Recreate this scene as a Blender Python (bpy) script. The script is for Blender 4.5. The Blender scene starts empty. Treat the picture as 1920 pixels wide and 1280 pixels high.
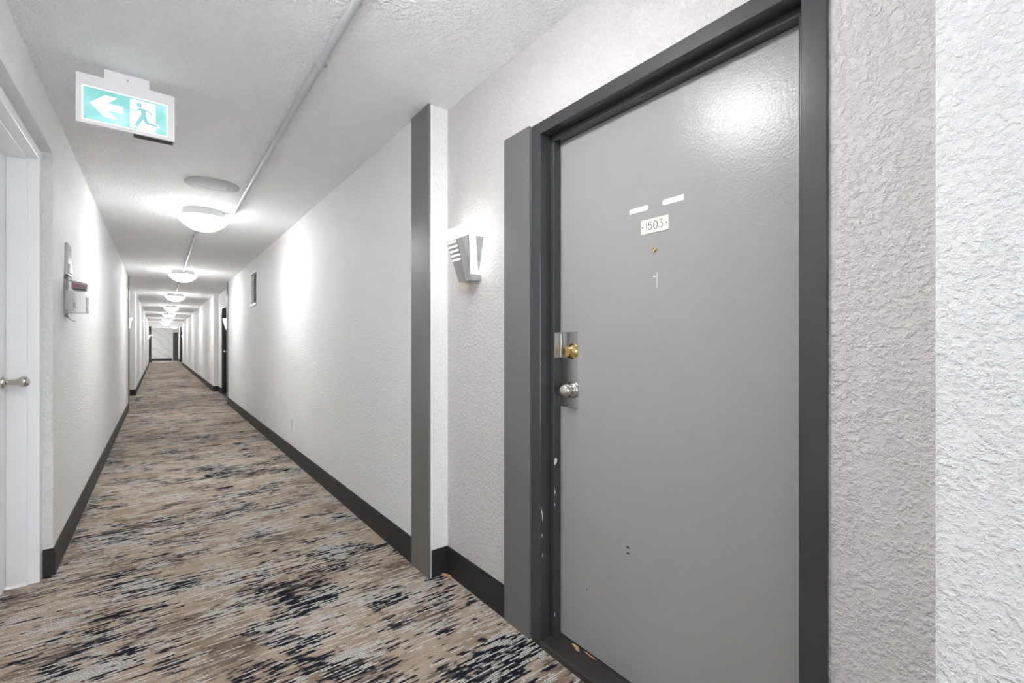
import bpy, bmesh, math, random
from mathutils import Vector
random.seed(7)
S = bpy.context.scene
COL = S.collection
PI = math.pi

# ------------------------------------------------------------------ camera, world, exposure
cam = bpy.data.cameras.new('camera')
cam.sensor_width = 36.0
cam.lens = 862.0 / 1920.0 * 36.0
cam.shift_y = 5.0 / 1920.0
cam.clip_start = 0.02
cam.clip_end = 200
co = bpy.data.objects.new('camera', cam)
COL.objects.link(co)
co.location = (0, 0, 1.2)
co.rotation_euler = (PI / 2, 0, -math.atan2(0.6096, 0.7927))
S.camera = co

w = bpy.data.worlds.new('world')
S.world = w
w.use_nodes = True
w.node_tree.nodes['Background'].inputs[0].default_value = (0.86, 0.93, 1, 1)
w.node_tree.nodes['Background'].inputs[1].default_value = 5.2     # daylight behind the window at the near end

S.view_settings.view_transform = 'Standard'
S.view_settings.look = 'None'
S.view_settings.gamma = 1.0
S.view_settings.use_curve_mapping = False
S.view_settings.exposure = 1.32
S.cycles.max_bounces = 14
S.cycles.diffuse_bounces = 9
# portal in the window opening: guides the daylight sampling, gives off nothing itself
_pl = bpy.data.lights.new('window_portal', 'AREA'); _pl.shape = 'RECTANGLE'; _pl.size = 1.2; _pl.size_y = 2.16
_pl.cycles.is_portal = True
_po = bpy.data.objects.new('window_portal', _pl); COL.objects.link(_po)
_po.location = (.34, -2.97, 1.14); _po.rotation_euler = (PI / 2, 0, PI)
DOME = 24.0          # radiance of the frosted lamp domes
SCONCE = 1.9        # radiance of the sconce glass

CEIL = 2.43
WR, WRR = 1.106, 1.208      # right wall: corridor face, recessed face
WL, WLR = -0.435, -0.535    # left wall

# ------------------------------------------------------------------ materials
def nmat(name):
    m = bpy.data.materials.new(name)
    m.use_nodes = True
    nt = m.node_tree
    return m, nt, nt.nodes['Principled BSDF']

class G:
    """tiny node-graph helper"""
    def __init__(s, nt): s.nt = nt
    def n(s, t, **kw):
        x = s.nt.nodes.new(t)
        for k, v in kw.items(): setattr(x, k, v)
        return x
    def link(s, a, b): s.nt.links.new(a, b)
    def val(s, sock, v):
        if isinstance(v, bpy.types.NodeSocket): s.link(v, sock)
        else: sock.default_value = v
    def math(s, op, a, b=None, c=None, clamp=False):
        x = s.n('ShaderNodeMath', operation=op); x.use_clamp = clamp
        s.val(x.inputs[0], a)
        if b is not None: s.val(x.inputs[1], b)
        if c is not None: s.val(x.inputs[2], c)
        return x.outputs[0]
    def noise(s, vec, scale=1, detail=2, rough=.5, dist=0):
        x = s.n('ShaderNodeTexNoise')
        s.link(vec, x.inputs['Vector'])
        x.inputs['Scale'].default_value = scale; x.inputs['Detail'].default_value = detail
        x.inputs['Roughness'].default_value = rough; x.inputs['Distortion'].default_value = dist
        return x.outputs['Fac']
    def ramp(s, f, stops, interp='LINEAR'):
        x = s.n('ShaderNodeValToRGB'); x.color_ramp.interpolation = interp
        el = x.color_ramp.elements
        while len(el) < len(stops): el.new(0.5)
        for e, (p, c) in zip(el, stops):
            e.position = p; e.color = (*c, 1) if len(c) == 3 else c
        s.link(f, x.inputs[0]); return x.outputs[0]
    def step(s, f, a, b):
        x = s.n('ShaderNodeMapRange'); x.interpolation_type = 'SMOOTHSTEP'
        s.link(f, x.inputs[0]); x.inputs[1].default_value = a; x.inputs[2].default_value = b
        return x.outputs[0]
    def mix(s, f, a, b):
        x = s.n('ShaderNodeMix', data_type='RGBA')
        s.val(x.inputs[0], f)
        for i, v in ((6, a), (7, b)):
            if isinstance(v, tuple): v = (*v, 1) if len(v) == 3 else v
            s.val(x.inputs[i], v)
        return x.outputs[2]
    def xyz(s, x, y, z):
        c = s.n('ShaderNodeCombineXYZ')
        s.val(c.inputs[0], x); s.val(c.inputs[1], y); s.val(c.inputs[2], z)
        return c.outputs[0]
    def scale(s, vec, sc):
        x = s.n('ShaderNodeVectorMath', operation='MULTIPLY')
        s.link(vec, x.inputs[0]); x.inputs[1].default_value = sc
        return x.outputs[0]
    def bump(s, h, bsdf, strength, dist):
        b = s.n('ShaderNodeBump')
        b.inputs['Strength'].default_value = strength; b.inputs['Distance'].default_value = dist
        s.link(h, b.inputs['Height']); s.link(b.outputs[0], bsdf.inputs['Normal'])
    def obj(s): return s.n('ShaderNodeTexCoord').outputs['Object']

def plain(name, c, rough=.5, metal=0, spec=.5, bump=None, mottle=0, aniso=None):
    m, nt, b = nmat(name)
    b.inputs['Base Color'].default_value = (*c, 1)
    b.inputs['Roughness'].default_value = rough
    b.inputs['Metallic'].default_value = metal
    b.inputs['Specular IOR Level'].default_value = spec
    g = G(nt)
    vec = g.obj()
    if mottle:
        f = g.noise(vec, 9, 4, .6)
        lo = tuple(x * (1 - mottle) for x in c); hi = tuple(min(1, x * (1 + mottle)) for x in c)
        g.link(g.mix(f, lo, hi), b.inputs['Base Color'])
    if bump:
        sc, st, di = bump
        v = g.scale(vec, aniso) if aniso else vec
        g.bump(g.noise(v, sc, 2, .5), b, st, di)
    return m

def stucco(name, c, scale, dist, lo=.38, hi=.72, rough=.55, strength=1.0, fw=.3):
    m, nt, b = nmat(name)
    g = G(nt); v = g.obj()
    n = g.noise(v, scale, 3, .6, .15)
    h = g.step(n, lo, hi)
    fine = g.noise(v, scale * 3.1, 2, .6)
    hh = g.math('ADD', h, g.math('MULTIPLY', fine, fw))
    big = g.noise(v, 1.3, 3, .5)
    g.link(g.mix(big, tuple(x * .97 for x in c), tuple(min(1, x * 1.03) for x in c)), b.inputs['Base Color'])
    b.inputs['Roughness'].default_value = rough
    b.inputs['Specular IOR Level'].default_value = .35
    g.bump(hh, b, strength, dist)
    return m

def emit(name, c, st):
    m, nt, b = nmat(name)
    b.inputs['Base Color'].default_value = (*[min(.9, x) for x in c], 1)
    b.inputs['Roughness'].default_value = .35
    b.inputs['Emission Color'].default_value = (*c, 1)
    b.inputs['Emission Strength'].default_value = st
    return m

def clear(name, tint, gloss=.1):
    m, nt, b = nmat(name)
    g = G(nt)
    tr = g.n('ShaderNodeBsdfTransparent'); tr.inputs[0].default_value = (*tint, 1)
    gl = g.n('ShaderNodeBsdfGlossy'); gl.inputs['Roughness'].default_value = .06
    fr = g.n('ShaderNodeFresnel'); fr.inputs[0].default_value = 1.5
    mx = g.n('ShaderNodeMixShader')
    g.link(g.math('ADD', fr.outputs[0], gloss, clamp=True), mx.inputs[0])
    g.link(tr.outputs[0], mx.inputs[1]); g.link(gl.outputs[0], mx.inputs[2])
    g.link(mx.outputs[0], nt.nodes['Material Output'].inputs[0])
    return m

def carpet_material():
    m, nt, b = nmat('carpet_loop_pile')
    g = G(nt)
    sep = g.n('ShaderNodeSeparateXYZ'); g.link(g.obj(), sep.inputs[0])
    X, Y = sep.outputs[0], sep.outputs[1]
    # slight waviness so that the yarn rows are not ruler-straight
    wav = g.noise(g.xyz(g.math('MULTIPLY', X, 2.5), g.math('MULTIPLY', Y, 2.5), 0.0), 1, 2)
    jit = g.noise(g.obj(), 75, 2, .6)
    Yw = g.math('ADD', Y, g.math('ADD', g.math('MULTIPLY', wav, .012), g.math('MULTIPLY', jit, .0085)))
    P = .0088
    r = g.math('DIVIDE', Yw, P)
    row = g.math('FLOOR', r); fr = g.math('FRACT', r)
    def streak(kx, off, detail=2):
        return g.noise(g.xyz(g.math('MULTIPLY', X, kx), g.math('MULTIPLY', row, 5.37), off), 1, detail, .55)
    def patch(kx, ky, off, detail=3):
        return g.noise(g.xyz(g.math('MULTIPLY', X, kx), g.math('MULTIPLY', Yw, ky), off), 1, detail, .6)
    big = patch(3.4, 4.6, 3.1)         # clusters of dark yarn
    bigger = patch(1.1, 1.5, 8.8, 2)
    s1 = streak(8, 1.0); s2 = streak(9, 7.7); s3 = streak(6, 21.0)
    # yarn: each row rounded, the light yarn twisted into beads along X
    ph = g.noise(g.xyz(g.math('MULTIPLY', X, 14.0), g.math('MULTIPLY', row, 3.7), 0.0), 1, 1)
    tw = g.math('SINE', g.math('ADD', g.math('MULTIPLY', X, 2 * PI / .0105), g.math('ADD', g.math('MULTIPLY', ph, 22.0), g.math('MULTIPLY', fr, 4.0))))
    rowh = g.math('SINE', g.math('MULTIPLY', fr, PI))
    # base: beige to brown
    pb = patch(2.8, 3.6, 14.0)
    bs = g.math('ADD', g.math('MULTIPLY', pb, .72), g.math('MULTIPLY', s3, .28))
    base = g.ramp(bs, [(.33, (.22, .155, .115)), (.43, (.50, .385, .295)), (.51, (.69, .555, .44)), (.72, (.76, .635, .52))])
    # dark navy / black yarn
    df = g.math('ADD', g.math('MULTIPLY', s1, .40), g.math('ADD', g.math('MULTIPLY', big, .50), g.math('MULTIPLY', bigger, .20)))
    df = g.math('ADD', df, g.math('MULTIPLY', tw, .006))
    col = g.mix(g.step(df, .566, .598), base, (.024, .026, .038))
    # grey-brown half-dark yarn
    mf = g.math('ADD', g.math('MULTIPLY', streak(8, 44.0), .45), g.math('MULTIPLY', patch(2.2, 3.0, 52.0), .55))
    col = g.mix(g.math('MULTIPLY', g.step(mf, .55, .59), .75), col, (.20, .165, .14))
    # light grey twisted yarn laid over it, the yarn below shows between its rows
    pl = patch(2.6, 3.4, 31.0)
    lf = g.math('ADD', g.math('MULTIPLY', s2, .58), g.math('ADD', g.math('MULTIPLY', pl, .27), g.math('MULTIPLY', big, .17)))
    lm = g.math('MULTIPLY', g.step(lf, .520, .557), g.step(g.math('ADD', rowh, g.math('MULTIPLY', tw, .16)), .28, .52))
    col = g.mix(lm, col, (.93, .91, .86))
    fuzz = g.noise(g.obj(), 300, 2, .6)
    lv = g.math('MULTIPLY', lm, .8)
    h = g.math('ADD', g.math('ADD', rowh, g.math('MULTIPLY', tw, .35)), g.math('ADD', g.math('MULTIPLY', fuzz, 1.1), lv))
    tone = g.ramp(g.math('ADD', g.math('MULTIPLY', fuzz, .9), g.math('MULTIPLY', tw, .05)), [(.22, (.62, .62, .62)), (.62, (1.25, 1.25, 1.25))])
    mm = g.n('ShaderNodeMix', data_type='RGBA', blend_type='MULTIPLY')
    mm.inputs[0].default_value = 1
    g.link(col, mm.inputs[6]); g.link(tone, mm.inputs[7])
    g.link(mm.outputs[2], b.inputs['Base Color'])
    b.inputs['Roughness'].default_value = .95
    b.inputs['Specular IOR Level'].default_value = .1
    g.bump(h, b, 1.0, .006)
    return m

def marble_material():
    m, nt, b = nmat('pale_marble_panel')
    g = G(nt); v = g.obj()
    wv = g.n('ShaderNodeTexWave', wave_type='BANDS', bands_direction='DIAGONAL')
    g.link(g.scale(v, (1, 0, 1.2)), wv.inputs['Vector'])
    wv.inputs['Scale'].default_value = .8; wv.inputs['Distortion'].default_value = 7; wv.inputs['Detail'].default_value = 4
    vein = g.ramp(wv.outputs['Fac'], [(0, (.62, .61, .60)), (.03, (.80, .79, .78)), (.2, (.86, .85, .84))])
    g.link(vein, b.inputs['Base Color'])
    b.inputs['Roughness'].default_value = .3
    return m

def sign_green():
    m, nt, b = nmat('exit_sign_lit_green')
    g = G(nt); v = g.obj()
    f = g.noise(g.scale(v, (9, 1, 7)), 1, 2)
    c = g.ramp(f, [(.35, (.11, .30, .29)), (.5, (.17, .38, .385)), (.68, (.40, .58, .64))])
    g.link(c, b.inputs['Emission Color']); b.inputs['Emission Strength'].default_value = .47
    b.inputs['Base Color'].default_value = (.15, .4, .36, 1); b.inputs['Roughness'].default_value = .4
    return m

def dome_glass():
    # bulbs sit low in the bowl: the glass is brightest at the bottom and dims towards the rim
    m, nt, b = nmat('frosted_dome_glass')
    g = G(nt)
    sep = g.n('ShaderNodeSeparateXYZ'); g.link(g.obj(), sep.inputs[0])
    r = g.n('ShaderNodeMapRange'); g.link(sep.outputs[2], r.inputs[0])
    for i, v in ((1, -.190), (2, -.078), (3, DOME * 1.5), (4, DOME * .36)): r.inputs[i].default_value = v
    b.inputs['Base Color'].default_value = (.9, .9, .88, 1); b.inputs['Roughness'].default_value = .35
    b.inputs['Emission Color'].default_value = (.985, .985, .985, 1)
    g.link(r.outputs[0], b.inputs['Emission Strength'])
    return m

M = dict(
    wall=stucco('light_grey_stucco_paint', (.84, .838, .836), 78, .0036),
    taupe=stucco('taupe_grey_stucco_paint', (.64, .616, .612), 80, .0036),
    ceil=stucco('white_stipple_ceiling', (.96, .962, .966), 62, .0075, .30, .72, .8, fw=.12),
    white=plain('white_paint', (.93, .94, .955), .32, mottle=.02),
    dark=plain('charcoal_gloss_paint', (.040, .042, .045), .24, spec=.6, bump=(60, .25, .001), aniso=(1, 1, .06)),
    door=plain('grey_gloss_door_paint', (.325, .317, .314), .25, spec=.30, bump=(150, .5, .0012), mottle=.02),
    darkdoor=plain('dark_grey_door_paint', (.06, .061, .064), .4),
    board=plain('charcoal_satin_board', (.140, .138, .138), .36, spec=.55, bump=(60, .2, .001), aniso=(1, 1, .06)),
    rubber=plain('black_rubber_base', (.015, .015, .017), .5, mottle=.2),
    threshold=plain('worn_dark_threshold', (.035, .031, .029), .28, spec=.6, bump=(40, .3, .002), mottle=.5),
    wood=plain('bare_wood', (.62, .36, .18), .7, mottle=.2),
    chip=plain('bare_paint_chip', (.70, .72, .68), .5),
    dent=plain('dark_dent', (.02, .02, .02), .6),
    steel=plain('brushed_steel', (.55, .54, .52), .27, 1, bump=(90, .3, .0006), aniso=(1, .08, 1)),
    nickel=plain('satin_nickel', (.66, .62, .57), .20, 1),
    brass=plain('polished_brass', (.72, .50, .20), .16, 1),
    plastic=plain('white_plastic', (.76, .77, .77), .35),
    signbox=plain('off_white_sign_housing', (.86, .85, .86), .4),
    black=plain('black_plastic', (.02, .02, .02), .4),
    cover=plain('matt_grey_cover', (.50, .50, .505), .75),
    greyplastic=plain('grey_grille', (.60, .60, .61), .5),
    pan=plain('grey_lamp_pan', (.42, .43, .43), .4, .3),
    conduit=plain('painted_conduit', (.52, .535, .57), .45),
    plate=plain('ivory_engraved_plate', (.72, .70, .66), .35),
    ink=plain('dark_engraving', (.05, .07, .085), .6),
    sticker=plain('white_sticker', (.86, .86, .85), .45),
    alu=plain('sconce_brushed_metal', (.36, .35, .335), .34, .75, bump=(80, .3, .0008), aniso=(1, 1, .05)),
    alu2=plain('sconce_satin_metal', (.47, .48, .49), .25, .8),
    cream=plain('cream_backplate', (.62, .55, .46), .6),
    red=plain('red_plastic', (.36, .16, .15), .4),
    pink=plain('faded_pull_station', (.78, .72, .71), .45),
    clear=clear('clear_polycarbonate', (.975, .98, .985), .02),
    tile=plain('pale_polished_tile', (.72, .71, .69), .12),
    duct=plain('dark_grille', (.014, .014, .016), .6),
    carpet=carpet_material(),
    marble=marble_material(),
    dome=dome_glass(),
    glow=emit('sconce_glass', (1.0, .96, .90), SCONCE),
    signgreen=sign_green(),
    signwhite=emit('exit_sign_lit_white', (1, 1, 1), .9),
    signman=emit('exit_sign_figure', (.16, .31, .34), .56),
)

# ------------------------------------------------------------------ mesh helpers
class MB:
    def __init__(s): s.v = []; s.f = []; s.mi = []
    def add(s, vs, fs, mi=0):
        o = len(s.v); s.v += [tuple(v) for v in vs]
        for f in fs: s.f.append([i + o for i in f]); s.mi.append(mi)
        return s
    def box(s, x0, x1, y0, y1, z0, z1, mi=0):
        vs = [(x, y, z) for x in (x0, x1) for y in (y0, y1) for z in (z0, z1)]
        return s.add(vs, [(0, 1, 3, 2), (4, 6, 7, 5), (0, 4, 5, 1), (2, 3, 7, 6), (0, 2, 6, 4), (1, 5, 7, 3)], mi)
    def hexa(s, bot, top, mi=0):
        """bot/top: four points each, same winding"""
        n = len(bot)
        return s.add(list(bot) + list(top), [tuple(range(n))[::-1], tuple(range(n, 2 * n))] + [(i, (i + 1) % n, n + (i + 1) % n, n + i) for i in range(n)], mi)
    def prism(s, poly, axis, a, b, mi=0):
        """poly 2D, extruded along axis ('x': poly is (y,z); 'y': (x,z); 'z': (x,y))"""
        def p(q, t):
            return {'x': (t, q[0], q[1]), 'y': (q[0], t, q[1]), 'z': (q[0], q[1], t)}[axis]
        return s.hexa([p(q, a) for q in poly], [p(q, b) for q in poly], mi)
    def lathe(s, prof, n=32, axis='z', c=(0, 0, 0), mi=0, cap=True):
        """prof: (along, radius)"""
        rings = []; vs = []
        for h, r in prof:
            ring = []
            for k in range(n):
                a = 2 * PI * k / n; ca, sa = r * math.cos(a), r * math.sin(a)
                p = {'z': (ca, sa, h), 'x': (h, ca, sa), 'y': (ca, h, sa)}[axis]
                ring.append(len(vs)); vs.append((p[0] + c[0], p[1] + c[1], p[2] + c[2]))
            rings.append(ring)
        fs = []
        for a, b in zip(rings, rings[1:]):
            for k in range(n): fs.append((a[k], a[(k + 1) % n], b[(k + 1) % n], b[k]))
        if cap:
            fs.append(tuple(rings[0][::-1])); fs.append(tuple(rings[-1]))
        return s.add(vs, fs, mi)
    def tube(s, pts, r, n=10, mi=0):
        P = [Vector(p) for p in pts]; vs = []; rings = []
        for i, p in enumerate(P):
            d = (P[min(i + 1, len(P) - 1)] - P[max(i - 1, 0)]).normalized()
            up = Vector((0, 0, 1)) if abs(d.z) < .9 else Vector((1, 0, 0))
            a = d.cross(up).normalized(); b = d.cross(a)
            ring = []
            for k in range(n):
                t = 2 * PI * k / n; ring.append(len(vs)); vs.append(p + a * r * math.cos(t) + b * r * math.sin(t))
            rings.append(ring)
        fs = [tuple(rings[0][::-1]), tuple(rings[-1])]
        for a, b in zip(rings, rings[1:]):
            for k in range(n): fs.append((a[k], a[(k + 1) % n], b[(k + 1) % n], b[k]))
        return s.add(vs, fs, mi)
    def build(s, name, mats, parent=None, bevel=0, smooth=False, seg=2):
        me = bpy.data.meshes.new(name); me.from_pydata(s.v, [], s.f)
        if not isinstance(mats, (list, tuple)): mats = [mats]
        for m in mats: me.materials.append(M[m])
        me.polygons.foreach_set('material_index', s.mi)
        bm = bmesh.new(); bm.from_mesh(me)
        bmesh.ops.remove_doubles(bm, verts=bm.verts, dist=1e-6)
        bmesh.ops.recalc_face_normals(bm, faces=bm.faces)
        if bevel:
            es = [e for e in bm.edges if len(e.link_faces) == 2 and e.calc_face_angle(0) > .5]
            bmesh.ops.bevel(bm, geom=es, offset=bevel, segments=seg, profile=.5, affect='EDGES', clamp_overlap=True)
        bm.to_mesh(me); bm.free()
        if smooth:
            for p in me.polygons: p.use_smooth = True
            me.set_sharp_from_angle(angle=math.radians(40))
        o = bpy.data.objects.new(name, me); COL.objects.link(o)
        if parent: o.parent = parent
        return o

def tag(o, label=None, cat=None, group=None, kind=None):
    if label: o['label'] = label
    if cat: o['category'] = cat
    if group: o['group'] = group
    if kind: o['kind'] = kind
    return o

def empty(name, loc=(0, 0, 0), rz=0):
    o = bpy.data.objects.new(name, None); COL.objects.link(o)
    o.empty_display_size = .05
    o.location = loc; o.rotation_euler = (0, 0, rz)
    return o

def arc_poly(c, r, n, a0=0, a1=2 * PI):
    return [(c[0] + r * math.cos(a0 + (a1 - a0) * k / n), c[1] + r * math.sin(a0 + (a1 - a0) * k / n)) for k in range(n + 1 if a1 - a0 < 2 * PI - .01 else n)]

# ------------------------------------------------------------------ setting
YB = -2.9     # end of the corridor behind the camera
YE = 42.9     # far wall
fl = MB().box(-.9, 1.7, YB - .2, 33.0, -.08, 0).box(-2.4, 1.7, 33.0, 38.8, -.08, 0).build('floor', 'carpet')
tag(fl, 'beige brown and navy streaked loop pile corridor carpet', 'floor', kind='structure')
f2 = MB().box(-2.4, 1.7, 38.8, YE + .2, -.08, 0).build('floor_tile', 'tile')
tag(f2, 'pale polished floor strip before the marble far wall', 'floor', kind='structure')

cl = MB()
cl.box(-.9, 1.7, YB - .2, 7.5, CEIL, CEIL + .1)
cl.box(-.9, 1.7, 7.5, 33.2, CEIL + .009, CEIL + .1)
cl.box(-2.4, 1.7, 33.2, 33.5, 2.215, CEIL + .1)
cl.box(-2.4, 1.7, 33.5, YE + .2, CEIL + .009, CEIL + .1)
tag(cl.build('ceiling', 'ceil'), 'white stippled corridor ceiling with a dropped beam far away', 'ceiling', kind='structure')

def rnd(pts, idx, r=.006, n=4):
    """round plan corner idx"""
    p = Vector(pts[idx]); a = Vector(pts[idx - 1]); b = Vector(pts[(idx + 1) % len(pts)])
    da = (a - p).normalized(); db = (b - p).normalized()
    out = []
    for k in range(n + 1):
        t = k / n
        q = (p + da * r) * (1 - t) ** 2 + p * 2 * t * (1 - t) + (p + db * r) * t ** 2
        out.append((q.x, q.y))
    return pts[:idx] + out + pts[idx + 1:]

def wall(name, plans, boxes, taupe, label):
    m = MB()
    for pl in plans: m.prism(pl, 'z', 0, CEIL + .01)
    for b in boxes: m.box(*b)
    o = m.build(name, ['wall', 'taupe'])
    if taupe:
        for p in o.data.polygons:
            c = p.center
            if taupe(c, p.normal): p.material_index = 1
    tag(o, label, 'wall', kind='structure')
    return o

XO = 1.62
D1 = (.390, 1.4326); D2 = (11.93, 12.97); D3 = (37.42, 38.47)
HZ = 2.081
p1 = [(XO, YB), (WR, YB), (WR, .1916), (WRR, .1916), (WRR, D1[0]), (XO, D1[0])]
p1 = rnd(p1, 2)
VY = (7.37, 7.86); VZ = (1.76, 2.26); VD = .042      # recess for the vent
p2 = [(XO, D1[1]), (WRR, D1[1]), (WRR, 2.126), (WR, 2.126), (WR, VY[0]), (XO, VY[0])]
p2b = [(XO, VY[1]), (WR, VY[1]), (WR, 10.9), (WRR, 10.9), (WRR, D2[0]), (XO, D2[0])]
p3 = [(XO, D2[1]), (WRR, D2[1]), (WRR, 13.8), (WR, 13.8), (WR, 33.2), (1.25, 33.2), (1.25, D3[0]), (XO, D3[0])]
p4 = [(XO, D3[1]), (1.25, D3[1]), (1.25, 38.5), (1.16, 38.5), (1.16, YE), (XO, YE)]
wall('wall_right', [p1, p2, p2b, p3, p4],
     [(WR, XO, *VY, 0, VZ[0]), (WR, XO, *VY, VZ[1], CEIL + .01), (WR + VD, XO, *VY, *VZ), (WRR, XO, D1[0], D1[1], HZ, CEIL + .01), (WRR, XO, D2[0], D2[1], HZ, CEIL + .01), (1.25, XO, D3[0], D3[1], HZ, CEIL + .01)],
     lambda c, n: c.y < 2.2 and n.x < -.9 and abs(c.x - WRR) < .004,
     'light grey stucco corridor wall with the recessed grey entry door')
XL = -.95
q1 = [(WL, YB), (XL, YB), (XL, 2.215), (WL, 2.215)]
q2 = [(XL, 3.352), (WL, 3.352), (WL, 11.0), (WLR, 11.0), (WLR, 13.9), (WL, 13.9), (WL, 33.2), (XL, 33.2)]
q2 = rnd(q2, 1, .004)
q3 = [(-.62, 38.5), (-.37, 38.5), (-.37, 38.8), (-.62, 38.8)]
q4 = [(-2.4, 33.2), (-2.2, 33.2), (-2.2, YE), (-2.4, YE)]
q5 = [(-2.2, 33.0), (XL, 33.0), (XL, 33.2), (-2.2, 33.2)]
wall('wall_left', [q1, q2, q3, q4, q5], [(XL, WL, 2.215, 3.352, 2.192, CEIL + .01)], None,
     'light grey stucco corridor wall with the white door opening')
wb = MB()
wb.box(-1, -.26, YB - .15, YB, 0, CEIL); wb.box(.94, 1.7, YB - .15, YB, 0, CEIL)
wb.box(-.26, .94, YB - .15, YB, 0, .06); wb.box(-.26, .94, YB - .15, YB, 2.22, CEIL)
wn = empty('window_1', (.34, YB - .10, .06)); tag(wn, 'tall daylit window closing the corridor behind the viewer', 'window', kind='structure')
for b in ((-.6, -.55, 0, 2.16), (.55, .6, 0, 2.16), (-.55, .55, 0, .05), (-.55, .55, 2.11, 2.16), (-.02, .02, .05, 2.11)):
    MB().box(b[0], b[1], -.03, .03, b[2], b[3]).build('window_frame', 'white', wn)
for b in ((-.55, -.02), (.02, .55)):
    MB().box(b[0], b[1], -.003, .003, .05, 2.11).build('pane', 'clear', wn)
tag(wb.build('wall_back', 'wall'), 'plain grey stucco end wall behind the viewer', 'wall', kind='structure')

FD = (.86, 1.66)     # far door opening in x
fw = MB()
fw.box(-2.4, FD[0], YE, YE + .2, 0, CEIL)
fw.box(FD[0], FD[1], YE, YE + .2, 2.081, CEIL)
tag(fw.build('wall_far', 'marble'), 'pale marble panelled wall closing the far end of the corridor', 'wall', kind='structure')

# baseboards: plan polylines, thickness towards the room
def baseboard(name, runs, label, h=.14):
    m = MB()
    for path, side in runs:
        P = [Vector(p) for p in path]
        for lo, hi, th in ((0, h - .012, .010), (h - .012, h, .007)):
            off = []
            for i, p in enumerate(P):
                ns = []
                if i > 0:
                    d = (P[i] - P[i - 1]).normalized(); ns.append(Vector((-d.y, d.x)) * side)
                if i < len(P) - 1:
                    d = (P[i + 1] - P[i]).normalized(); ns.append(Vector((-d.y, d.x)) * side)
                off.append(p + sum(ns, Vector((0, 0))) * th)
            for i in range(len(P) - 1):
                m.prism([tuple(P[i]), tuple(P[i + 1]), tuple(off[i + 1]), tuple(off[i])], 'z', lo, hi)
    o = m.build(name, 'rubber')
    tag(o, label, 'baseboard', kind='structure')
    return o
e = .0005
baseboard('baseboard_right', [
    ([(WR, YB), (WR, .1916), (WRR, .1916), (WRR, D1[0] - .002)], 1),
    ([(WRR, 1.612), (WRR, 2.126), (WR + .006, 2.126)], 1),
    ([(WR, 2.326), (WR, 10.75)], 1),
    ([(WRR, 10.9), (WRR, D2[0] - .002)], 1),
    ([(WRR, D2[1] + .002), (WRR, 13.8), (WR, 13.8), (WR, 33.2), (1.25, 33.2), (1.25, D3[0] - .01)], 1),
    ([(1.25, D3[1] + .01), (1.25, 38.5), (1.16, 38.5), (1.16, YE)], 1)],
    'black rubber cove base along the right corridor wall')
baseboard('baseboard_left', [
    ([(WL, YB), (WL, 2.215), (WL - .037, 2.215)], -1),
    ([(WL - .037, 3.352), (WL, 3.352), (WL, 10.84)], -1),
    ([(WL, 11.0), (WLR, 11.0), (WLR, 13.9), (WL, 13.9), (WL, 33.2), (-2.2, 33.2), (-2.2, YE)], -1),
    ([(-.62, 38.5), (-.37, 38.5), (-.37, 38.8)], -1)],
    'black rubber cove base along the left corridor wall')
baseboard('baseboard_far', [([(-2.19, YE), (FD[0] - .06, YE)], -1)], 'black base under the marble far wall', .13)

# corner boards
def board(name, b, label, mat='board'):
    tag(MB().box(*b).build(name, mat, bevel=.0015), label, 'trim board', kind='structure')
board('trim_1', (1.093, WR - e, 2.121, 2.324, 0, CEIL - .001), 'tall charcoal corner board at the end of the corridor wall beside the sconce')
board('trim_2', (1.194, WRR - e, 1.4385, 1.610, 0, 2.087), 'charcoal flat board against the latch side of the grey door frame')
board('trim_3', (1.093, WR - e, 10.75, 10.905, 0, CEIL + .008), 'charcoal corner board before the distant right alcove')
board('trim_4', (WL + e, WL + .012, 10.84, 11.005, 0, CEIL + .008), 'charcoal corner board at the distant left alcove')
board('trim_6', (1.162, 1.249, 38.482, 38.4995, .141, 2.43), 'dark narrow board at the far right end of the corridor', 'darkdoor')
board('trim_5', (-.62, -.372, 38.48, 38.4995, .141, 2.43), 'dark narrow board at the far left end of the corridor', 'darkdoor')

# ------------------------------------------------------------------ doors
def knob(parent, x, y, z, mat='nickel', r=.0245, reach=.066):
    """round door knob standing out towards -x from the plane x"""
    k = MB().lathe([(x - reach, .0001), (x - reach + .001, r * .45), (x - reach + .006, r * .8), (x - reach + .014, r * .98), (x - reach + .022, r),
                    (x - reach + .032, r * .88), (x - reach + .040, r * .6), (x - .018, r * .46), (x - .002, r * .46)], 28, 'x', (0, y, z)).build('knob', mat, parent, smooth=True)
    MB().lathe([(x - .018, .013), (x - .016, .024), (x - .010, .031), (x - .0035, .033), (x, .033)], 28, 'x', (0, y, z)).build('rosette', mat, k, smooth=True)
    return k

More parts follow.
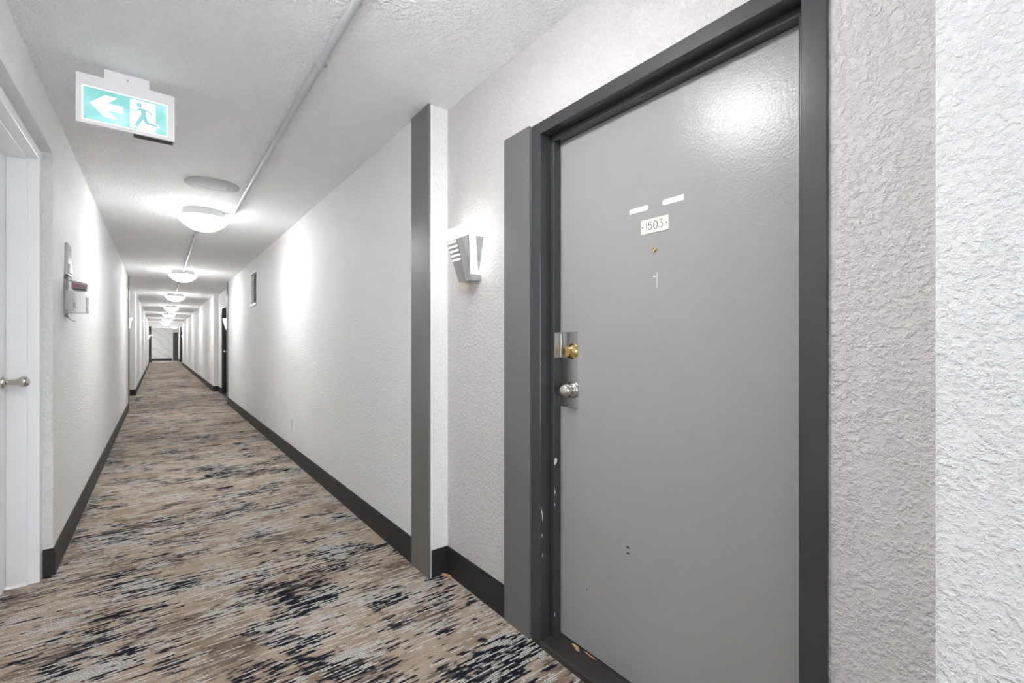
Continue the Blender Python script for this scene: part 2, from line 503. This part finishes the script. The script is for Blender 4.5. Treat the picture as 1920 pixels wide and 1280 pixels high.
def door(name, loc, rz, half, head, face, stop0, leaf_x, proud, mats, label, threshold=True, lip=.0):
    """local frame: x goes into the wall, y along it, casing face at x=0.  Parts: casings, stops, leaf, threshold"""
    r = empty(name, loc, rz); tag(r, label, 'door', kind='structure')
    fm, lm = mats
    D = leaf_x + .05; ho = half + face; zt = head + face * .88
    for s in (-1, 1):
        MB().prism([(s * half, 0), (s * ho, 0), (s * ho, zt), (s * half, head)], 'x', 0, D).build('jamb', fm, r, bevel=.002)
        MB().box(stop0, leaf_x, min(s * (half - proud), s * half), max(s * (half - proud), s * half), 0, head - proud).build('door_stop', fm, r, bevel=.003)
    MB().prism([(-half, head), (half, head), (ho, zt), (-ho, zt)], 'x', 0, D).build('head_jamb', fm, r, bevel=.002)
    MB().box(stop0, leaf_x, -half, half, head - proud, head).build('head_stop', fm, r, bevel=.003)
    z0 = .034 if threshold else .012
    MB().box(leaf_x + .0005, leaf_x + .044, -half + .003, half - .003, z0, head - .003).build('door_leaf', lm, r, bevel=.002)
    if threshold:
        t = MB()
        t.hexa([(-.004, -half + .001, 0), (leaf_x + .044, -half + .001, 0), (leaf_x + .044, half - .001, 0), (-.004, half - .001, 0)],
               [(0, -half + .001, .024), (leaf_x + .044, -half + .001, .034), (leaf_x + .044, half - .001, .034), (0, half - .001, .024)])
        t.build('threshold', 'threshold', r, bevel=.003)
    return r

# entry door 1503
DC = (.444 + 1.3766) / 2
d1 = door('door_1', (1.200, DC, 0), 0, (1.3766 - .444) / 2, 2.0336, .054, .0514, .090, .024, ('dark', 'door'),
          'semi-gloss grey apartment door in a charcoal frame, numbered 1503')
LX = .0905
def dy(Y): return Y - DC
# lock plate, deadbolt, knob
lp = MB().box(LX - .0025, LX, dy(1.254), dy(1.3535), .95, 1.2475).build('lock_plate', 'steel', d1, bevel=.002)
for (yy, zz) in ((1.2605, 1.240), (1.2605, .957)):
    MB().lathe([(LX - .0042, .0015), (LX - .0035, .0032), (LX - .002, .0035)], 12, 'x', (0, dy(yy), zz)).build('screw', 'nickel', lp, smooth=True)
db = MB().lathe([(LX - .034, .0175), (LX - .0335, .0190), (LX - .020, .0198), (LX - .016, .024), (LX - .008, .030), (LX - .003, .032), (LX - .0025, .032)], 32, 'x', (0, dy(1.288), 1.172)).build('deadbolt', 'brass', d1, smooth=True)
MB().lathe([(LX - .0355, .0085), (LX - .035, .0105), (LX - .0335, .0108)], 24, 'x', (0, dy(1.288), 1.172)).build('lock_cylinder', 'brass', db, smooth=True)
MB().box(LX - .0361, LX - .0354, dy(1.2873), dy(1.2887), 1.167, 1.177).build('keyhole', 'black', db)
knob(d1, LX - .0025, dy(1.283), 1.021, r=.0268, reach=.061)
# latch guard on the stop
SY = dy(1.3766 - .024)
lg = MB().box(.0555, LX - .003, SY - .002, SY, 1.145, 1.2475).build('strike_plate', 'steel', d1, bevel=.0008)
MB().box(LX - .012, LX - .003, SY - .012, SY - .002, 1.146, 1.243).build('strike_lip', 'steel', lg, bevel=.003)
for zz in (1.158, 1.234):
    MB().lathe([(SY - .0032, .0015), (SY - .0026, .003), (SY - .0018, .0032)], 12, 'y', (.066, 0, zz)).build('screw', 'nickel', lg, smooth=True)
# number plate
npl = MB().box(LX - .0025, LX, dy(.8570), dy(.9628), 1.5662, 1.6142).build('number_plate', 'plate', d1, bevel=.0006)
npl['label'] = 'ivory plate engraved 1503'
def strokes(polys, wid, x0, x1):
    m = MB()
    for pl in polys:
        P = [Vector((dy(a), b)) for a, b in pl]
        L = []; R = []
        for i, p in enumerate(P):
            d = (P[min(i + 1, len(P) - 1)] - P[max(i - 1, 0)]).normalized()
            n = Vector((-d.y, d.x)) * wid / 2
            L.append(p + n); R.append(p - n)
        for i in range(len(P) - 1):
            m.prism([tuple(L[i]), tuple(L[i + 1]), tuple(R[i + 1]), tuple(R[i])], 'x', x0, x1)
    return m
def arc(cy, cz, ry, rz, a0, a1, n=14):
    """seen from the corridor: +y is to the left, so angle 0 points to -y"""
    return [(cy - ry * math.cos(math.radians(a0 + (a1 - a0) * k / n)), cz + rz * math.sin(math.radians(a0 + (a1 - a0) * k / n))) for k in range(n + 1)]
digits = [
    [(.9400, 1.6035), (.9400, 1.5785)],
    [(.9195, 1.6030), (.9310, 1.6030), (.9318, 1.5935)] + arc(.9262, 1.5866, .0070, .0085, 140, -150),
    arc(.9055, 1.5905, .0073, .0133, 0, 360, 22),
    [(.8925, 1.6030), (.8795, 1.6030), (.8852, 1.5945)] + arc(.8858, 1.5866, .0073, .0083, 80, -150),
]
for dgt in digits:
    strokes([dgt], .0018, LX - .0032, LX - .0024).build('digit', 'ink', npl)
for yy in (.9560, .8645):
    MB().lathe([(LX - .0038, .001), (LX - .0032, .0021), (LX - .002, .0022)], 12, 'x', (0, dy(yy), 1.5903)).build('screw', 'dent', npl)
# two white stickers, rounded towards each other
def sticker(y_sq, y_rd, z0, z1):
    s = 1 if y_rd > y_sq else -1
    r = (z1 - z0) / 2; zc = (z0 + z1) / 2
    pl = [(dy(y_sq), z0)] + [(dy(y_rd - s * r + s * r * math.cos(a)), zc + r * math.sin(a)) for a in [(-PI / 2) + PI * k / 10 for k in range(11)]] + [(dy(y_sq), z1)]
    MB().prism(pl, 'x', LX - .0008, LX).build('sticker', 'sticker', d1)['label'] = 'white blank door sticker'
sticker(1.0113, .9345, 1.6462, 1.6630)
sticker(.8048, .8815, 1.6470, 1.6648)
MB().lathe([(LX - .004, .0035), (LX - .0045, .0045), (LX - .003, .0072), (LX, .0075)], 20, 'x', (0, dy(.9096), 1.509)).build('peephole', 'brass', d1, smooth=True)
# scratches, dents and chips
strokes([[(.9008, 1.4324), (.9011, 1.410), (.9022, 1.3856)]], .0013, LX - .0004, LX).build('scratch', 'chip', d1)
strokes([[(.9162, 1.4232), (.911, 1.421), (.9059, 1.4213)]], .0026, LX - .0004, LX).build('scratch', 'chip', d1)
for (yy, zz, r) in ((1.0191, .4953, .0055), (1.0185, .475, .0052), (1.212, .268, .003)):
    MB().prism([(dy(yy) + r * 1.2 * math.cos(a), zz + r * .8 * math.sin(a)) for a in [2 * PI * k / 7 for k in range(7)]], 'x', LX - .0004, LX).build('dent', 'dent', d1)
def stop_chip(x, z, pts):       # paint chips on the stop side (faces -y)
    MB().prism([(x + a, z + b) for a, b in pts], 'y', SY - .0005, SY).build('paint_chip', 'chip', d1)
stop_chip(.062, .731, [(-.008, -.016), (.002, -.007), (.007, .002), (.003, .014), (-.004, .013), (-.008, .008)])
stop_chip(.056, .61, [(-.002, -.016), (.001, -.004), (.005, -.006), (.001, .002), (-.001, .018)])
stop_chip(.056, .56, [(-.001, -.006), (.001, -.005), (.001, .006), (-.001, .004)])
stop_chip(.0555, .12, [(-.001, -.008), (.001, -.006), (.0015, .006), (-.001, .007)])
JY = dy(1.3766)
for (x, z, hh) in ((.012, .515, .020), (.006, .535, .010), (.013, .36, .010), (.009, .44, .006)):
    MB().prism([(x - .001, z - hh), (x + .0012, z - hh * .6), (x + .002, z + hh * .2), (x + .0004, z + hh), (x - .002, z + hh * .3)], 'y', JY - .0005, JY).build('paint_chip', 'chip', d1)
for (xx, yy, a, b) in ((.082, 1.262, .008, .020), (.073, 1.245, .006, .013), (.086, 1.19, .004, .03)):
    zt = .024 + .010 * xx / .134
    MB().prism([(xx - a, dy(yy) - b * .3), (xx - a * .2, dy(yy) - b), (xx + a * .6, dy(yy) - b * .5), (xx + a * .7, dy(yy) + b * .7), (xx - a * .3, dy(yy) + b)], 'z', zt - .002, zt + .0008).build('bare_wood_patch', 'wood', d1)

# distant doors
d2 = door('door_2', (1.200, 12.45, 0), 0, .466, 2.0336, .054, .0514, .090, .024, ('dark', 'darkdoor'), 'dark door half hidden in the distant right alcove')
knob(d2, .0905, .37, 1.02)
d3 = door('door_3', (1.243, 37.945, 0), 0, .466, 2.0336, .054, .0514, .090, .024, ('dark', 'darkdoor'), 'dark side door just before the marble wall')
knob(d3, .0905, .37, 1.02)
d4 = door('door_4', (1.26, YE - .006, 0), PI / 2, .346, 2.0336, .052, .05, .09, .02, ('dark', 'darkdoor'), 'dark door set into the marble far wall')
knob(d4, .0905, .28, 1.02)
# white door on the left
d5 = door('door_5', (-.475, 2.7835, 0), PI, .5065, 2.130, .056, .042, .115, .010, ('white', 'white'), 'white door in a white frame on the left wall', threshold=False)
knob(d5, .1155, -.4365, 1.017, r=.027, reach=.092)

# ------------------------------------------------------------------ ceiling lamps
def lamp_meshes():
    r = empty('ceiling_lamp')
    MB().lathe([(0, .158), (-.045, .163), (-.066, .166), (-.067, .191), (-.070, .192), (-.071, .02)], 48).build('pan', 'pan', r, smooth=True)
    # spherical-cap glass bowl, open on top
    R = (.2 ** 2 + .112 ** 2) / (2 * .112); zc = -.190 + R
    prof = []
    a_max = math.asin(.2 / R)
    for k in range(13):
        a = a_max * (1 - k / 12); prof.append((zc - R * math.cos(a), max(.0004, R * math.sin(a))))
    inner = [(h + .004, max(.0003, q - .003)) for h, q in prof[::-1]]
    g_ = MB().lathe(prof + inner + [prof[0]], 48, cap=False).build('glass_bowl', 'dome', r, smooth=True)
    for k in range(3):
        a = math.radians(-75 + 120 * k)
        c = (.197 * math.cos(a), .197 * math.sin(a))
        MB().lathe([(-.098, .002), (-.096, .006), (-.086, .0065), (-.080, .004), (-.066, .003)], 10, c=(c[0], c[1], 0)).build('thumb_screw', 'nickel', r, smooth=True)
    return r
def copy_tree(o, parent=None):
    c = o.copy(); COL.objects.link(c); c.parent = parent
    for ch in o.children: copy_tree(ch, c)
    return c
lamp0 = lamp_meshes()
LXC = .33
lamps = [(1.07, 'dome ceiling lamp overhead beside the numbered door'),
         (5.1, 'largest glowing glass dome ceiling lamp, next to the round ceiling cover'),
         (9.57, 'second glowing dome ceiling lamp after the round ceiling cover'),
         (14.05, 'third glowing dome ceiling lamp down the corridor'),
         (18.4, 'fourth glowing dome ceiling lamp down the corridor'),
         (22.9, 'fifth glowing dome ceiling lamp down the corridor'),
         (27.4, 'sixth glowing dome ceiling lamp down the corridor'),
         (31.9, 'seventh glowing dome ceiling lamp, just before the dropped beam')]
for i, (y, lab) in enumerate(lamps):
    o = lamp0 if i == 0 else copy_tree(lamp0)
    o.location = (LXC, y, CEIL if y < 7.5 else CEIL + .009)
    tag(o, lab, 'ceiling lamp', 'dome lamps along the corridor ceiling')
o = copy_tree(lamp0); o.location = (.86, 38.6, CEIL + .009)
tag(o, 'small dome ceiling lamp beyond the dropped beam near the marble wall', 'ceiling lamp', 'dome lamps along the corridor ceiling')

for y, lab in ((35.8, 'added unseen dome lamp brightening the far lobby, nearer one'), (40.8, 'added unseen dome lamp brightening the far lobby, by the marble wall')):  # added lamps, out of view, to brighten the lobby and its marble wall
    o = copy_tree(lamp0); o.location = (-1.3, y, CEIL + .009)
    tag(o, lab, 'ceiling lamp', 'dome lamps along the corridor ceiling')

# conduits
def conduit(path, label, clips=(), r=.016):
    t = empty('conduit', (path[0][0], path[0][1], path[0][2])); tag(t, label, 'conduit', 'surface conduits on the ceiling')
    o = path[0]; loc = [(p[0] - o[0], p[1] - o[1], p[2] - o[2]) for p in path]
    MB().tube(loc, r, 12).build('pipe', 'conduit', t, smooth=True)
    for (x, y) in clips:
        x -= o[0]; y -= o[1]
        c = MB().tube([(x, y - .012, 0), (x, y + .012, 0)], r + .002, 12)
        c.box(x + r, x + .034, y - .010, y + .010, .010, .016)
        c.build('clip', 'conduit', t)
zc = CEIL - .016
conduit([(.556, -2.85, zc), (.556, 4.96, zc), (.553, 5.01, zc), (.545, 5.045, zc), (.52, 5.06, zc), (.49, 5.06, zc)], 'long painted conduit running over the viewer to the nearest dome lamp', [(.556, 2.11), (.556, .2)])
zf = zc + .009
conduit([(LXC, 5.27, zc), (LXC, 7.49, zc), (LXC, 7.55, zf), (LXC, 9.40, zf)], 'thin conduit between the first and second dome lamps', [(LXC, 6.56)])
for a, b, w1 in ((9.57, 14.05, 'second and third'), (14.05, 18.4, 'third and fourth'), (18.4, 22.9, 'fourth and fifth')):
    conduit([(LXC, a + .17, zf), (LXC, b - .17, zf)], 'thin conduit between the %s dome lamps' % w1)

# round ceiling cover
rc = empty('ceiling_speaker', (.330, 4.22, CEIL)); tag(rc, 'flat round white ceiling speaker cover before the nearest dome lamp', 'ceiling speaker')
MB().lathe([(0, .18), (-.006, .179), (-.011, .172), (-.012, .100), (-.010, .098)], 56).build('cover_ring', 'cover', rc, smooth=True)
MB().lathe([(-.009, .0982), (-.0105, .090), (-.0115, .01)], 48).build('grille', 'cover', rc, smooth=True)

# ------------------------------------------------------------------ exit sign
SX, SYY, SZ = -.111, 2.72, 2.272
ex = empty('exit_sign', (SX, SYY, SZ)); tag(ex, 'white exit sign with lit green arrow and running figure on the ceiling', 'exit sign')
W2, H2, T = .1725, .1075, .052
fr = MB()
px0, px1, pz0, pz1 = -.1535, .1455, -.0915, .0590
fr.box(-W2, W2, .008, T, -H2, H2)
fr.box(-W2, px0, 0, .008, -H2, H2); fr.box(px1, W2, 0, .008, -H2, H2)
fr.box(px0, px1, 0, .008, -H2, pz0); fr.box(px0, px1, 0, .008, pz1, H2)
hs = fr.build('housing', 'signbox', ex)
MB().box(-.082, .078, .016, T - .004, H2, CEIL - SZ).build('canopy', 'signbox', ex, bevel=.003)
MB().lathe([(.0150, .0025), (.0162, .004)], 12, 'y', (0, 0, H2 + .022)).build('canopy_screw', 'nickel', ex)
MB().box(.02, .166, .012, T - .006, -H2 - .004, -H2).build('test_window', 'black', ex, bevel=.001)
MB().box(-.115, -.095, .014, .022, -H2 - .002, -H2).build('latch_tab', 'signbox', ex)
leg = MB().box(px0, px1, .0045, .008, pz0, pz1).build('legend_panel', 'signwhite', ex)
leg['label'] = 'lit panel with green ground'
B = .0042
dx0, dx1 = .0078, .1000
MB().box(px0 + B, dx0, .0038, .0046, pz0 + B, pz1 - B).build('green_field', 'signgreen', leg)
MB().box(dx1, px1 - B, .0038, .0046, pz0 + B, pz1 - B).build('green_field', 'signgreen', leg)
MB().box(dx0, dx1, .0038, .0046, .0478, pz1 - B).build('green_field', 'signgreen', leg)
MB().prism([(dx0, pz0 + B), (dx1, pz0 + B), (dx1, -.0835), (.040, -.0835), (.030, -.0745), (.020, -.0835), (dx0, -.0790)], 'y', .0038, .0046).build('green_field', 'signgreen', leg)
MB().prism([(-.126, -.0131), (-.0766, .0344), (-.0365, .0330), (-.0713, .0003), (-.017, .0004), (-.017, -.0292), (-.0721, -.0296), (-.0371, -.0617), (-.0779, -.0627)], 'y', .0030, .0039).build('arrow', 'signwhite', leg)
def ribbon(m, pts, ws):
    P = [Vector(p) for p in pts]; L = []; R = []
    for i, p in enumerate(P):
        d = (P[min(i + 1, len(P) - 1)] - P[max(i - 1, 0)]).normalized(); n = Vector((-d.y, d.x)) * ws[i] / 2
        L.append(tuple(p + n)); R.append(tuple(p - n))
    for i in range(len(P) - 1): m.prism([L[i], L[i + 1], R[i + 1], R[i]], 'y', .0030, .0037)
wf = MB(); ribbon(wf, [(.085, -.0490), (.1135, -.0545)], [.019, .016]); wf.build('foot_outline', 'signwhite', leg)
man = MB()
man.prism(arc_poly((.0409, .0284), .0108, 18), 'y', .0026, .0034)
man.prism([(.038, .0115), (.0445, .0150), (.0608, .0150), (.0656, -.0047), (.0640, -.0278), (.0445, -.0221), (.0479, -.0047)], 'y', .0026, .0034)
for pts, ws in (([(.0440, .0090), (.0282, -.0015), (.0081, -.0030)], [.008, .007, .0055]),
                ([(.0565, .0110), (.0751, .0060), (.0881, -.0089)], [.008, .008, .0065]),
                ([(.0555, -.0180), (.0282, -.0724)], [.0165, .0145]),
                ([(.0575, -.014), (.0665, -.0440), (.0720, -.0490)], [.0165, .0155, .0130]),
                ([(.0670, -.0475), (.1075, -.0540)], [.0130, .0095])):
    P = [Vector(p) for p in pts]; L = []; R = []
    for i, p in enumerate(P):
        d = (P[min(i + 1, len(P) - 1)] - P[max(i - 1, 0)]).normalized(); n = Vector((-d.y, d.x)) * ws[i] / 2
        L.append(tuple(p + n)); R.append(tuple(p - n))
    for i in range(len(P) - 1): man.prism([L[i], L[i + 1], R[i + 1], R[i]], 'y', .0026, .0034)
man.build('running_figure', 'signman', leg)

# ------------------------------------------------------------------ wall sconces
def lerp(a, b, t): return a + (b - a) * t
def sconce(loc, rz, label):
    """local: x out of the wall, y along it, z up from the sconce bottom (height .255)"""
    r = empty('wall_sconce', loc, rz); tag(r, label, 'wall sconce', 'wall sconces in the alcoves')
    ZT = .250
    def fx(z): return lerp(.055, .106, z / ZT)
    def hy(z): return lerp(.053, .115, z / ZT)
    # glowing glass wedge
    z0, z1 = .030, ZT
    gs = MB().hexa([(.004, -hy(z0), z0), (fx(z0), -hy(z0), z0), (fx(z0), hy(z0), z0), (.004, hy(z0), z0)],
                   [(.004, -hy(z1), z1), (fx(z1), -hy(z1), z1), (fx(z1), hy(z1), z1), (.004, hy(z1), z1)]).build('glass_shade', 'glow', r, bevel=.002)
    MB().box(.0, .004, -.05, .05, .002, .235).build('back_plate', 'cream', r)
    MB().box(.0, .0015, -.150, -.030, -.030, .030).build('wall_patch', 'cream', r)
    fs_ = MB()
    zt = .197
    def pt(z, f, dxx):          # f: -1 .. 1 across the front, -1 = slotted side
        return (fx(z) + dxx, f * (hy(z) - .001), z)
    def front(m, zA, zB, fa, fb, d0=.0006, d1=.0036):
        """fa, fb functions of z"""
        A = [pt(zA, fa(zA), d0), pt(zA, fb(zA), d0), pt(zB, fb(zB), d0), pt(zB, fa(zB), d0)]
        Bq = [pt(zA, fa(zA), d1), pt(zA, fb(zA), d1), pt(zB, fb(zB), d1), pt(zB, fa(zB), d1)]
        m.hexa(A, Bq)
    mid = lambda z: lerp(.24, -.03, z / zt)
    m1 = MB()
    slots = [(.101 + .0207 * k, .1090 + .0207 * k) for k in range(5)]
    edges = [0.0] + [q for s_ in slots for q in s_] + [zt]
    for k in range(0, len(edges), 2):
        front(m1, edges[k], edges[k + 1], lambda z: -1, mid)
    # narrow web that keeps the slotted panel in one piece beside the fold
    for a, b in slots: front(m1, a, b, lambda z: mid(z) - .12, mid)
    m1.build('slotted_panel', 'alu', r)
    front(fs_, 0, zt, lambda z: mid(z), lambda z: mid(z) + .05, .0004, .0012); fs_.build('fold_strip', 'black', r)
    m2 = MB(); front(m2, 0, zt, lambda z: mid(z) + .05, lambda z: 1, .0006, .0052); m2.build('front_panel', 'alu2', r)
    # curved accent on the plain panel
    m3 = MB()
    N = 8
    for k in range(N):
        za, zb = lerp(.085, zt - .001, k / N), lerp(.085, zt - .001, (k + 1) / N)
        fa = lambda z: lerp(.98, .40, ((z - .085) / (zt - .085)) ** .6)
        front(m3, za, zb, fa, lambda z: .985, .0050, .0066)
    m3.build('curved_accent', 'pan', r)
    # side wings close to the wall
    for s in (-1, 1):
        y0 = lambda z: s * (hy(z) + .0006); y1 = lambda z: s * (hy(z) + .0030)
        za, zb = .045, .197
        MB().hexa([(.018, y0(za), za), (.026, y0(za), za), (.064, y0(zb), zb), (.018, y0(zb), zb)],
                  [(.018, y1(za), za), (.026, y1(za), za), (.064, y1(zb), zb), (.018, y1(zb), zb)]).build('side_wing', 'alu2', r)
    MB().hexa([(.004, -.052, 0), (.055, -.052, 0), (.055, .052, 0), (.004, .052, 0)],
              [(.004, -.058, .0295), (.0605, -.058, .0295), (.0605, .058, .0295), (.004, .058, .0295)]).build('bottom_cap', 'alu2', r)
    return r
sconce((WRR, 1.864, 1.498), PI, 'metal and glass wall sconce beside the numbered grey door')
sconce((WRR, 11.62, 1.498), PI, 'distant wall sconce in the right alcove by the dark door')
sconce((WLR, 12.45, 1.498), 0, 'distant wall sconce in the left alcove')
sconce((-.425, 38.479, 1.55), -PI / 2, 'tiny glowing sconce at the far left before the marble wall')
sconce((1.25, 35.4, 1.498), PI, 'tiny glowing sconce at the far right before the marble wall')

# ------------------------------------------------------------------ left wall: alarm strobe and covered pull station
st = empty('alarm_strobe', (WL, 3.80, 1.61)); tag(st, 'grey and white alarm strobe plate above the clear cover on left wall', 'alarm strobe')
MB().box(0, .014, -.065, .065, 0, .186).build('body', 'alu', st, bevel=.002)
for k in range(5):
    MB().box(.014, .0155, -.052, .052, .095 + .015 * k, .103 + .015 * k).build('grille_slat', 'alu2', st)
MB().hexa([(.014, -.05, .008), (.014, .05, .008), (.014, .05, .068), (.014, -.05, .068)], [(.021, -.042, .013), (.021, .042, .013), (.021, .042, .063), (.021, -.042, .063)]).build('strobe_lens', 'plastic', st, bevel=.003)

pc = empty('alarm_cover', (WL, 3.775, 1.36)); tag(pc, 'clear plastic box cover with red top over the fire alarm pull', 'alarm cover')
MB().box(0, .0185, -.075, -.060, 0, .243).box(0, .0185, .060, .075, 0, .243).box(0, .0185, -.060, .060, 0, .018).box(0, .0185, -.060, .060, .222, .243).build('mounting_frame', 'clear', pc, bevel=.002)
cv = MB()
a0, a1 = .0186, .094
ya, yb = -.066, .066
zb, zt0, zt1 = .027, .213, .198
tk = .0022
def shell(m, p):  # thin slab from a quad, pushed along its normal
    q = [Vector(x) for x in p]; n = (q[1] - q[0]).cross(q[2] - q[0]).normalized() * tk
    m.hexa(q, [x + n for x in q])
shell(cv, [(a1, ya, zb), (a1, yb, zb), (a1, yb, zt1), (a1, ya, zt1)])
shell(cv, [(a0, ya, zb), (a1, ya, zb), (a1, ya, zt1), (a0, ya, zt0)])
shell(cv, [(a1, yb, zb), (a0, yb, zb), (a0, yb, zt0), (a1, yb, zt1)])
shell(cv, [(a0, ya, zt0), (a1, ya, zt1), (a1, yb, zt1), (a0, yb, zt0)])
shell(cv, [(a1, ya, zb), (a0, ya, zb), (a0, yb, zb), (a1, yb, zb)])
cv.build('clear_cover', 'clear', pc)
MB().prism([(.030, .168), (.088, .168), (.088, .192), (.030, .205)], 'y', -.058, .058).build('sounder', 'red', pc)
MB().box(.034, .086, -.057, .057, .163, .168).build('sounder_base', 'black', pc)
MB().tube([(.012, -.055, .004), (.020, -.055, -.012), (.036, -.055, -.024), (.050, -.055, -.026)], .0026, 8).build('hook', 'nickel', pc, smooth=True)
ps = MB().box(0, .036, -.045, .045, 0, .115).box(.036, .046, -.034, .034, .020, .048)
o = ps.build('pull_station', 'pink', bevel=.002); o.location = (WL, 3.775, 1.40)
tag(o, 'pale pink fire alarm pull station inside the clear cover', 'pull station')

# ------------------------------------------------------------------ right wall: framed vent, outlets
vn = empty('wall_vent', (WR + VD, 7.615, 1.76)); tag(vn, 'recessed dark louvred vent in a pale frame high on the right wall', 'wall vent')
MB().box(-.004, 0, -.240, .240, .01, .49).build('vent_back', 'duct', vn)
for b in ((-VD - .004, 0, .235, .2445, .0005, .4995), (-VD - .004, 0, -.2445, -.235, .0005, .4995), (-VD - .016, 0, -.235, .235, .470, .4995), (-VD - .016, 0, -.235, .235, .0005, .030)):
    MB().box(*b).build('frame_bar', 'white', vn, bevel=.002)
for k in range(9):
    z = .065 + .044 * k
    MB().hexa([(-.006, -.234, z), (-.006, .234, z), (-.006, .234, z + .004), (-.006, -.234, z + .004)], [(-.014, -.234, z - .012), (-.014, .234, z - .012), (-.014, .234, z - .008), (-.014, -.234, z - .008)]).build('louvre', 'duct', vn)

def outlet(loc, label):
    t = empty('wall_outlet', loc); tag(t, label, 'wall outlet', 'wall outlets')
    MB().box(-.010, 0, -.035, .035, -.057, .057).build('cover_plate', 'plastic', t, bevel=.002)
    for z in (-.020, .020):
        s = MB().box(-.0125, -.010, -.016, .016, z - .014, z + .014).build('socket', 'greyplastic', t, bevel=.001)
        for y in (-.006, .006):
            MB().box(-.0128, -.0124, y - .0012, y + .0012, z - .005, z + .005).build('slot', 'black', s)
outlet((WR, 5.17, .385), 'small white wall outlet low on the long right wall')
outlet((WR, 15.3, .40), 'tiny white wall outlet low on the wall beyond the right alcove')

# exposed wood sliver in the alcove corner
sl = MB().prism([(0, 0), (.010, -.004), (.030, -.048), (.016, -.052)], 'z', 0, .010).build('wood_sliver', 'wood', bevel=.001)
sl.location = (1.166, 2.118, 0); tag(sl, 'bare wood sliver on the carpet at the black base corner', 'wood sliver')
